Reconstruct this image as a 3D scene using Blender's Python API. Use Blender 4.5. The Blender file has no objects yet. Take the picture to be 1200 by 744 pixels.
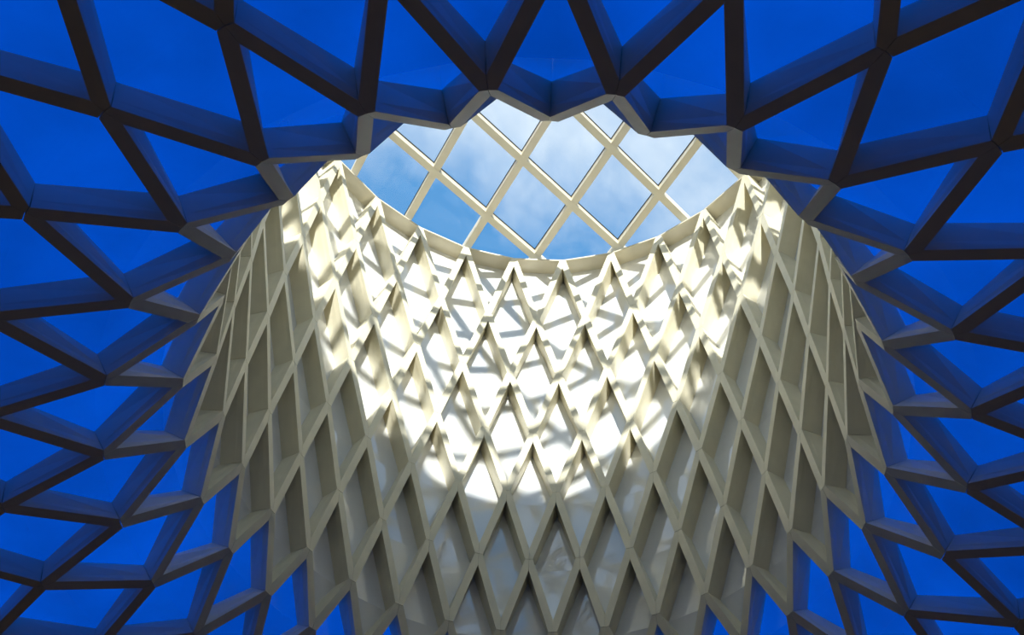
import bpy, bmesh, math
from mathutils import Vector, Matrix
C = bpy.context.scene.collection
PI = math.pi
S = 6.0                                   # one throat radius of the funnel in metres

# ------------------------------------------------------------------ camera
F, PITCH, ROLL, YAW, CX, DY, PH = 1153.265, 0.8622, 0.0389, -0.0246, 0.0081, 2.2435, -0.0956
cd = bpy.data.cameras.new('camera'); cam = bpy.data.objects.new('camera', cd); C.objects.link(cam)
cd.sensor_width = 36.0; cd.lens = F / 1200 * 36.0; cd.clip_start = 0.05; cd.clip_end = 500
cd.shift_x = -14.66 / 1200; cd.shift_y = 0.76 / 1200
right = Vector((math.cos(YAW), -math.sin(YAW), 0))
fwd = Vector((math.sin(YAW) * math.cos(PITCH), math.cos(YAW) * math.cos(PITCH), math.sin(PITCH)))
up = Vector((-math.sin(YAW) * math.sin(PITCH), -math.cos(YAW) * math.sin(PITCH), math.cos(PITCH)))
ex = math.cos(ROLL) * right + math.sin(ROLL) * up
ey = -math.sin(ROLL) * right + math.cos(ROLL) * up
CAM = Vector((CX, -DY, 0)) * S
cam.matrix_world = Matrix(((ex.x, ey.x, -fwd.x, CAM.x), (ex.y, ey.y, -fwd.y, CAM.y), (ex.z, ey.z, -fwd.z, CAM.z), (0, 0, 0, 1)))
bpy.context.scene.camera = cam

# ------------------------------------------------------------------ sky
w = bpy.data.worlds.new('sky'); bpy.context.scene.world = w; w.use_nodes = True
nt = w.node_tree; nt.nodes.clear(); N_ = nt.nodes.new; LK = nt.links.new
out = N_('ShaderNodeOutputWorld'); bg = N_('ShaderNodeBackground'); tc = N_('ShaderNodeTexCoord')
mp = N_('ShaderNodeMapping'); mp.inputs['Location'].default_value = (0.44, -2.92, -1.7); mp.inputs['Scale'].default_value = (1, 1, 1.0)
n1 = N_('ShaderNodeTexNoise'); n1.inputs['Scale'].default_value = 2.6; n1.inputs['Detail'].default_value = 8; n1.inputs['Roughness'].default_value = 0.55; n1.inputs['Distortion'].default_value = 0.35
cr = N_('ShaderNodeValToRGB'); cr.color_ramp.elements[0].position = 0.40; cr.color_ramp.elements[1].position = 0.57
cr.color_ramp.elements[0].color = (0.032, 0.10, 0.20, 1); cr.color_ramp.elements[1].color = (0.215, 0.245, 0.28, 1)
LK(tc.outputs['Generated'], mp.inputs['Vector']); LK(mp.outputs['Vector'], n1.inputs['Vector']); LK(n1.outputs['Fac'], cr.inputs['Fac'])
LK(cr.outputs['Color'], bg.inputs['Color']); bg.inputs['Strength'].default_value = 1.95; LK(bg.outputs[0], out.inputs[0])

# ------------------------------------------------------------------ sun
SUN_EL, SUN_AZ = math.radians(37.5), math.radians(8.0)      # azimuth: towards +x from straight behind the camera
sd = bpy.data.lights.new('sun', 'SUN'); sun = bpy.data.objects.new('sun', sd); C.objects.link(sun)
sd.energy = 6.4; sd.angle = math.radians(1.1); sd.color = (1.0, 0.95, 0.86)
tos = Vector((math.sin(SUN_AZ) * math.cos(SUN_EL), -math.cos(SUN_AZ) * math.cos(SUN_EL), math.sin(SUN_EL)))
sun.rotation_euler = tos.to_track_quat('Z', 'Y').to_euler(); sun.location = (0, -40, 60)

for i in range(6):                                            # unseen warm fill lights added around the hall to warm the ceiling ribs
    ld = bpy.data.lights.new('rib_fill_light', 'POINT'); ld.energy = 12; ld.color = (1.0, 0.78, 0.58); ld.shadow_soft_size = 0.3
    lo = bpy.data.objects.new('rib_fill_light', ld); C.objects.link(lo); lo.location = (14.5 * math.sin(i * PI / 3 + 0.3), 17.4 * math.cos(i * PI / 3 + 0.3), 1.2)

vs = bpy.context.scene.view_settings
vs.view_transform = 'Standard'; vs.look = 'None'; vs.gamma = 1.0; vs.use_curve_mapping = False; vs.exposure = 0.98

# ------------------------------------------------------------------ materials
def mat(name, col, rough=0.5, var=0.0, scale=3.0, bump=0.0, emit=None, estr=1.0, spec=0.5, metal=0.0, stretch=(1, 1, 1)):
    m = bpy.data.materials.new(name); m.use_nodes = True; t = m.node_tree; b = t.nodes['Principled BSDF']
    b.inputs['Roughness'].default_value = rough; b.inputs['Specular IOR Level'].default_value = spec; b.inputs['Metallic'].default_value = metal
    co = t.nodes.new('ShaderNodeTexCoord'); mpn = t.nodes.new('ShaderNodeMapping'); mpn.inputs['Scale'].default_value = stretch
    ge = t.nodes.new('ShaderNodeNewGeometry'); t.links.new(ge.outputs['Position'], mpn.inputs['Vector'])
    n = t.nodes.new('ShaderNodeTexNoise'); n.inputs['Scale'].default_value = scale; n.inputs['Detail'].default_value = 6
    t.links.new(mpn.outputs['Vector'], n.inputs['Vector'])
    r = t.nodes.new('ShaderNodeValToRGB'); r.color_ramp.elements[0].position = 0.3; r.color_ramp.elements[1].position = 0.7
    r.color_ramp.elements[0].color = tuple(c * (1 - var) for c in col) + (1,); r.color_ramp.elements[1].color = tuple(min(1, c * (1 + var)) for c in col) + (1,)
    t.links.new(n.outputs['Fac'], r.inputs['Fac']); t.links.new(r.outputs['Color'], b.inputs['Base Color'])
    if bump:
        bp = t.nodes.new('ShaderNodeBump'); bp.inputs['Strength'].default_value = bump; bp.inputs['Distance'].default_value = 0.05
        t.links.new(n.outputs['Fac'], bp.inputs['Height']); t.links.new(bp.outputs['Normal'], b.inputs['Normal'])
    if emit:
        r2 = t.nodes.new('ShaderNodeValToRGB'); r2.color_ramp.elements[0].position = 0.25; r2.color_ramp.elements[1].position = 0.75
        r2.color_ramp.elements[0].color = tuple(c * 0.72 for c in emit) + (1,); r2.color_ramp.elements[1].color = tuple(c * 1.22 for c in emit) + (1,)
        t.links.new(n.outputs['Fac'], r2.inputs['Fac']); t.links.new(r2.outputs['Color'], b.inputs['Emission Color'])
        b.inputs['Emission Strength'].default_value = estr
    return m
M_RIB = mat('cream_rib_paint', (0.87, 0.81, 0.62), 0.45, 0.04, 2.0, 0.0)
M_PANEL = mat('white_gloss_panel', (0.90, 0.905, 0.91), 0.10, 0.04, 0.9, 0.22)
M_BLUE = mat('backlit_blue_glass', (0.01, 0.03, 0.20), 0.12, 0.2, 0.45, 0.0, emit=(0.0, 0.033, 0.255))
M_MULL = mat('cream_mullion_paint', (0.80, 0.74, 0.60), 0.4, 0.03, 2.0)
M_SEAL = mat('black_rubber', (0.02, 0.02, 0.02), 0.6)
M_FLOOR = mat('dark_stone_floor', (0.20, 0.12, 0.05), 0.6, 0.25, 1.5)
M_HALL = mat('dark_plaster', (0.20, 0.11, 0.04), 0.8, 0.1, 1.0)
b_ = M_PANEL.node_tree.nodes['Principled BSDF']; b_.inputs['IOR'].default_value = 2.2; b_.inputs['Roughness'].default_value = 0.025
def glass(name):
    m = bpy.data.materials.new(name); m.use_nodes = True; t = m.node_tree; t.nodes.clear()
    o = t.nodes.new('ShaderNodeOutputMaterial'); mx = t.nodes.new('ShaderNodeMixShader'); tr = t.nodes.new('ShaderNodeBsdfTransparent'); gl = t.nodes.new('ShaderNodeBsdfGlossy')
    tr.inputs['Color'].default_value = (0.93, 0.96, 0.98, 1); gl.inputs['Roughness'].default_value = 0.03
    fr = t.nodes.new('ShaderNodeFresnel'); fr.inputs['IOR'].default_value = 1.25
    t.links.new(fr.outputs[0], mx.inputs['Fac']); t.links.new(tr.outputs[0], mx.inputs[1]); t.links.new(gl.outputs[0], mx.inputs[2]); t.links.new(mx.outputs[0], o.inputs['Surface'])
    return m
M_GLASS = glass('clear_roof_glass')

# ------------------------------------------------------------------ helpers
def empty(name, label, kind='structure', loc=(0, 0, 0)):
    o = bpy.data.objects.new(name, None); C.objects.link(o); o.location = loc; o.empty_display_size = 0.5
    o['kind'] = kind; o['label'] = label
    return o
def mesh_obj(name, verts, faces, m, parent=None, origin=True):
    c = sum((Vector(v) for v in verts), Vector()) / len(verts) if origin else Vector()
    me = bpy.data.meshes.new(name); me.from_pydata([tuple(Vector(v) - c) for v in verts], [], faces); me.materials.append(m); me.update()
    o = bpy.data.objects.new(name, me); C.objects.link(o); o.location = c
    if parent: o.parent = parent; o.matrix_parent_inverse = Matrix.Translation(-Vector(parent.location))
    return o
class Join:
    def __init__(s): s.v = []; s.f = []
    def add(s, v, f):
        n = len(s.v); s.v += [tuple(x) for x in v]; s.f += [tuple(i + n for i in q) for q in f]
    def build(s, name, m, parent):
        if not s.v: return
        o = mesh_obj(name, s.v, s.f, m, parent, False); o['kind'] = 'stuff'; return o

# ------------------------------------------------------------------ the funnel's shape: rows of lattice nodes on stacked ovals
N = 30
Z = [5.2794, 4.5012, 3.8718, 3.3566, 2.8904, 2.4760, 2.1025, 1.8636, 1.6748, 1.5805, 1.548, 1.535, 1.53, 1.528]
RX = [1.5627, 1.3974, 1.2609, 1.1638, 1.0738, 1.0149, 0.9676, 1.0, 1.1427, 1.3814, 1.62, 1.93, 2.28, 2.68]
EY = [1.1326, 1.1594, 1.1727, 1.1913, 1.1892, 1.1906, 1.1957, 1.2, 1.2026, 1.2019, 1.2, 1.2, 1.2, 1.2]
OX = [0.0185, 0.0141, 0.0087, 0.0073, 0.0054, 0.0018, -0.0012, 0, -0.0015, -0.0021, -.002, 0, 0, 0]
T = [0.105, 0.100, 0.095, 0.090, 0.085, 0.080, 0.078, 0.076] + [0.075] * 6       # depth of the ribs
W = [0.0200, 0.0195, 0.0185, 0.0175, 0.0165, 0.0158, 0.0157, 0.0162] + [0.0165] * 6    # half width of the ribs
ROWS = len(Z); RIM, THROAT = 0, 7
def node(k, j):
    a = (j + PH) * 2 * PI / N
    return Vector((RX[k] * math.sin(a) + OX[k], RX[k] * EY[k] * math.cos(a), Z[k])) * S
def normal(k, j):                                                                 # points out of the funnel, into the cells
    h = node(k, j + 0.5) - node(k, j - 0.5); n = Vector()
    if k > 0: n += h.cross(node(k - 1, j) - node(k, j)).normalized()
    if k < ROWS - 1: n += h.cross(node(k, j) - node(k + 1, j)).normalized()
    n.normalize()
    rad = Vector((node(k, j).x, node(k, j).y, 0))
    ref = rad if k < 8 else Vector((0, 0, 1))
    return n if n.dot(ref) > 0 else -n
def jays(k):                                                                      # angular places of the nodes in row k
    o = 0.5 if k % 2 == 0 else 0.0
    return [i + o - 15 for i in range(N)]
def corner(k, j, d):
    """inner corner, at node (k,j), of the cell lying towards d: 'u','d','l','r' """
    P = node(k, j)
    if d in 'ud':
        kk = k - 1 if d == 'u' else k + 1
        a, b = node(kk, j - 0.5) - P, node(kk, j + 0.5) - P
    else:
        s = 0.5 if d == 'r' else -0.5
        hz = (node(k, j + 2 * s) - P).normalized()                    # straight across to the cell's far node: lies in both bars' planes
        an = [hz.angle(node(q, j + s) - P) for q in (k - 1, k + 1) if 0 <= q < ROWS]
        return P + hz * (W[k] * S / math.sin(sum(an) / len(an)))
    a.normalize(); b.normalize(); bis = (a + b).normalized()
    half = 0.5 * a.angle(b)
    return P + bis * (W[k] * S / max(0.12, math.sin(half)))
GAP = 0.0013
def rib(k, j, s):
    """the rib from node (k,j) down to node (k+1,j+s)"""
    A, B = node(k, j), node(k + 1, j + s)
    right_ = s > 0
    # side 'in' towards the cell below A, side 'out' towards the cell beside
    a_in = corner(k, j, 'd'); b_in = corner(k + 1, j + s, 'l' if right_ else 'r')
    b_out = corner(k + 1, j + s, 'u'); a_out = corner(k, j, 'r' if right_ else 'l')
    nA, nB = normal(k, j), normal(k + 1, j + s)
    hexa = [A, a_in, b_in, B, b_out, a_out]
    ax = (B - A).normalized(); nb = nA + nB; nb = (nb - ax * nb.dot(ax)).normalized()
    # the bar's own plane through A and B
    v = ax.cross(nb)
    cen = (A + B) * 0.5; fr = []; md = []; bk = []
    for q, (p, n, kk) in enumerate(((A, nA, k), (a_in, nA, k), (b_in, nB, k + 1), (B, nB, k + 1), (b_out, nB, k + 1), (a_out, nA, k))):
        pl = p - nb * (p - A).dot(nb)
        sh = ax * (GAP * S * (1 if q in (0, 1, 5) else -1))
        fr.append(pl + sh); bk.append(p + n * T[kk] * S); md.append(fr[-1] + (bk[-1] - fr[-1]) * 0.3 + sh * 0.3)
    if not right_: fr.reverse(); md.reverse(); bk.reverse()
    v = fr + md + bk                                  # the middle ring keeps a narrow open seam between mitred bars
    f = [(0, 1, 2, 3, 4, 5), (17, 16, 15, 14, 13, 12)] + [(i + r, i + 6 + r, (i + 1) % 6 + 6 + r, (i + 1) % 6 + r) for i in range(6) for r in (0, 6)]
    return v, f
def cell(k, j):
    """the folded panel closing the cell whose side nodes lie in row k and whose middle is at angle j"""
    th = 0.010 * S
    pts = []
    if k > 0: pts.append((k - 1, j))
    pts.append((k, j + 0.5))
    if k < ROWS - 1: pts.append((k + 1, j))
    pts.append((k, j - 0.5))
    fr = [node(a, b) + normal(a, b) * (T[a] * 0.96 * S) for a, b in pts]
    bk = [node(a, b) + normal(a, b) * (T[a] * 0.96 * S + th) for a, b in pts]
    n = len(pts); v = fr + bk
    if n == 4: f = [(0, 1, 3), (1, 2, 3), (7, 5, 4), (7, 6, 5)]
    else: f = [(0, 1, 2), (5, 4, 3)]
    f += [(i, i + n, (i + 1) % n + n, (i + 1) % n) for i in range(n)]
    return v, f
def cam_px(P):
    d = Vector(P) - CAM; D = d.dot(fwd)
    if D < 0.3: return None
    return 600 + 14.66 + F * d.dot(ex) / D, 372.76 - F * d.dot(ey) / D
def seen(pts, nrm, k):
    """could the photograph show it: faces the camera and at least partly inside the frame"""
    c = sum(pts, Vector()) / len(pts)
    if k < 6 and c.y < -0.1 * S: return False                     # the near side of the tower hides behind the throat
    if nrm.dot(c - CAM) < -0.25 * (c - CAM).length: return False
    for p in list(pts) + [c]:
        q = cam_px(p)
        if q and -25 < q[0] < 1225 and -25 < q[1] < 769: return True
    return False

# ------------------------------------------------------------------ the setting
wall = empty('wall_funnel', 'cream diamond lattice wall of the funnel with white glossy panels, narrowing down from the skylight', loc=(0, 0, Z[THROAT] * S))
ceil = empty('ceiling', 'flared ceiling of dark diamond ribs around bright blue backlit panels', loc=(0, 0, Z[-1] * S))
stats = {}
def run(k0, k1, parent, rib_name):
    rest = Join(); cnt = 0
    for k in range(k0, k1):
        for j in jays(k):
            for s in (-0.5, 0.5):
                v, f = rib(k, j, s)
                if seen([node(k, j), node(k + 1, j + s)], normal(k, j), k): mesh_obj(rib_name, v, f, M_RIB, parent); cnt += 1
                else: rest.add(v, f)
    rest.build(rib_name + 's', M_RIB, parent); stats[rib_name, k0] = cnt
run(0, THROAT, wall, 'rib')
run(THROAT, ROWS - 1, ceil, 'rib')
def panels(k0, k1, parent, name, m):
    rest = Join(); cnt = 0
    for k in range(k0, k1):
        for jj in jays(k):
            j = jj + 0.5
            v, f = cell(k, j)
            pts = [node(k, j - 0.5), node(k, j + 0.5)] + ([node(k - 1, j)] if k else []) + ([node(k + 1, j)] if k < ROWS - 1 else [])
            if seen(pts, normal(k, j), k): mesh_obj(name, v, f, m, parent); cnt += 1
            else: rest.add(v, f)
    rest.build(name + 's', m, parent); stats[name, k0] = cnt
panels(0, THROAT, wall, 'white_panel', M_PANEL)
panels(THROAT, ROWS, ceil, 'blue_panel', M_BLUE)
print('pieces', stats)

# rim: a closed ring of flat bars on the top row of nodes
rim = empty('trim_1', 'cream ring of flat bars edging the oval skylight opening', loc=(0, 0, Z[0] * S))
rest = Join()
for j in jays(0):
    A, B = node(0, j), node(0, j + 1); nA, nB = normal(0, j), normal(0, j + 1); hgt = Vector((0, 0, 0.0075 * S)); t = (T[0] + 0.012) * S
    A2, B2 = A + (B - A) * GAP, B - (B - A) * GAP
    v = [A2 - hgt * 0.6, B2 - hgt * 0.6, B2 + hgt, A2 + hgt, A2 - hgt * 0.6 + nA * t, B2 - hgt * 0.6 + nB * t, B2 + hgt + nB * t, A2 + hgt + nA * t]
    f = [(0, 1, 2, 3), (7, 6, 5, 4), (0, 4, 5, 1), (1, 5, 6, 2), (2, 6, 7, 3), (3, 7, 4, 0)]
    if seen([A, B], nA, 0): mesh_obj('rim_bar', v, f, M_MULL, rim)
    else: rest.add(v, f)
rest.build('rim_bars', M_MULL, rim)

# ------------------------------------------------------------------ skylight: skewed grid of mullions with clear panes
ZR = 5.33 * S
G0, GA, GB = Vector(((-0.6804, 1.1204))) * S, Vector(((0.3238, 0.3339))) * S, Vector(((0.2314, -0.4302))) * S
win = empty('window_1', 'oval skylight of cream diagonal mullions and clear diamond panes under a blue and white sky', loc=(0, 0, ZR))
ring = [Vector(((RX[0] + T[0]) * S * math.sin(2 * PI * i / 60) + OX[0] * S, (RX[0] * EY[0] + T[0]) * S * math.cos(2 * PI * i / 60))) for i in range(60)]
ring.reverse()                                                                    # counter-clockwise
def clip(poly, ring):
    for i in range(len(ring)):
        a, b = ring[i], ring[(i + 1) % len(ring)]; e = b - a
        side = lambda p: e.x * (p.y - a.y) - e.y * (p.x - a.x)
        res = []
        for q in range(len(poly)):
            p0, p1 = poly[q], poly[(q + 1) % len(poly)]; s0, s1 = side(p0), side(p1)
            if s0 >= 0: res.append(p0)
            if (s0 >= 0) != (s1 >= 0): res.append(p0 + (p1 - p0) * (s0 / (s0 - s1)))
        poly = res
        if len(poly) < 3: return []
    return poly
def slab(poly, z0, z1):
    n = len(poly)
    return [Vector((p.x, p.y, z0)) for p in poly] + [Vector((p.x, p.y, z1)) for p in poly], [tuple(range(n - 1, -1, -1)), tuple(range(n, 2 * n))] + [(i, (i + 1) % n, (i + 1) % n + n, i + n) for i in range(n)]
MW, MD = 0.048 * S, 0.055 * S
for fam, (d, o) in enumerate(((GA, GB), (GB, GA))):
    u = d.normalized(); v_ = Vector((-u.y, u.x)); 
    for i in range(-9, 10):
        p = G0 + o * i; quad = [p - u * 60 - v_ * MW / 2, p + u * 60 - v_ * MW / 2, p + u * 60 + v_ * MW / 2, p - u * 60 + v_ * MW / 2]
        poly = clip(quad, ring)
        if len(poly) < 3: continue
        mesh_obj('mullion', *slab(poly, ZR + fam * 0.012, ZR + MD + fam * 0.012), M_MULL, win)
na, nb_ = GA.normalized(), GB.normalized(); sn = abs(na.x * nb_.y - na.y * nb_.x)
ins = (MW / 2 + 0.0) / sn; ins2 = ins + 0.018
def rhomb(i, k, ii):
    p = G0 + GA * i + GB * k
    la, lb = GA.length, GB.length
    a0, a1, b0, b1 = na * ii, na * (la - ii), nb_ * ii, nb_ * (lb - ii)
    q = [p + a0 + b0, p + a1 + b0, p + a1 + b1, p + a0 + b1]
    ar = (q[1] - q[0]).x * (q[2] - q[0]).y - (q[1] - q[0]).y * (q[2] - q[0]).x
    return q if ar > 0 else q[::-1]
for i in range(-9, 9):
    for k in range(-9, 9):
        po = clip(rhomb(i, k, ins2), ring)
        if len(po) < 3: continue
        pane = mesh_obj('pane', *slab(po, ZR + MD * 0.8, ZR + MD * 0.8 + 0.03), M_GLASS, win)
        o, n = rhomb(i, k, ins - 0.006), rhomb(i, k, ins2 + 0.006)
        if all(len(clip([x, x + Vector((.01, 0)), x + Vector((0, .01))], ring)) == 3 for x in o):
            zb, zt = ZR + MD * 0.79, ZR + MD * 0.8 + 0.04
            vv = [Vector((p.x, p.y, z)) for z in (zb, zt) for p in o + n]
            ff = []
            for e in range(4):
                g = (e + 1) % 4
                ff += [(e, e + 4, g + 4, g), (e + 8, g + 8, g + 12, e + 12), (e, g, g + 8, e + 8), (e + 4, e + 12, g + 12, g + 4)]
            s_ = mesh_obj('gasket', vv, ff, M_SEAL, pane)
# ------------------------------------------------------------------ hall below, behind the camera's back
def ring_mesh(name, r0, r1, z0, z1, m, parent=None, seg=64):
    v = []; f = []
    for i in range(seg):
        a = 2 * PI * i / seg
        for r, z in ((r0, z0), (r1, z0), (r1, z1), (r0, z1)): v.append((r * math.sin(a), 1.2 * r * math.cos(a), z))
    for i in range(seg):
        n = (i + 1) % seg
        for q in range(4): f.append((4 * i + q, 4 * i + (q + 1) % 4, 4 * n + (q + 1) % 4, 4 * n + q))
    return mesh_obj(name, v, f, m, parent, False)
FZ = -1.6
flr = ring_mesh('floor', 0.0, 2.75 * S, FZ - 0.3, FZ, M_FLOOR); flr['kind'] = 'structure'; flr['label'] = 'dark stone floor of the hall below the funnel'
hw = ring_mesh('wall_hall', 2.66 * S, 2.75 * S, FZ, (Z[-1] + 0.09) * S, M_HALL); hw['kind'] = 'structure'; hw['label'] = 'dark plain wall around the hall behind the viewer'
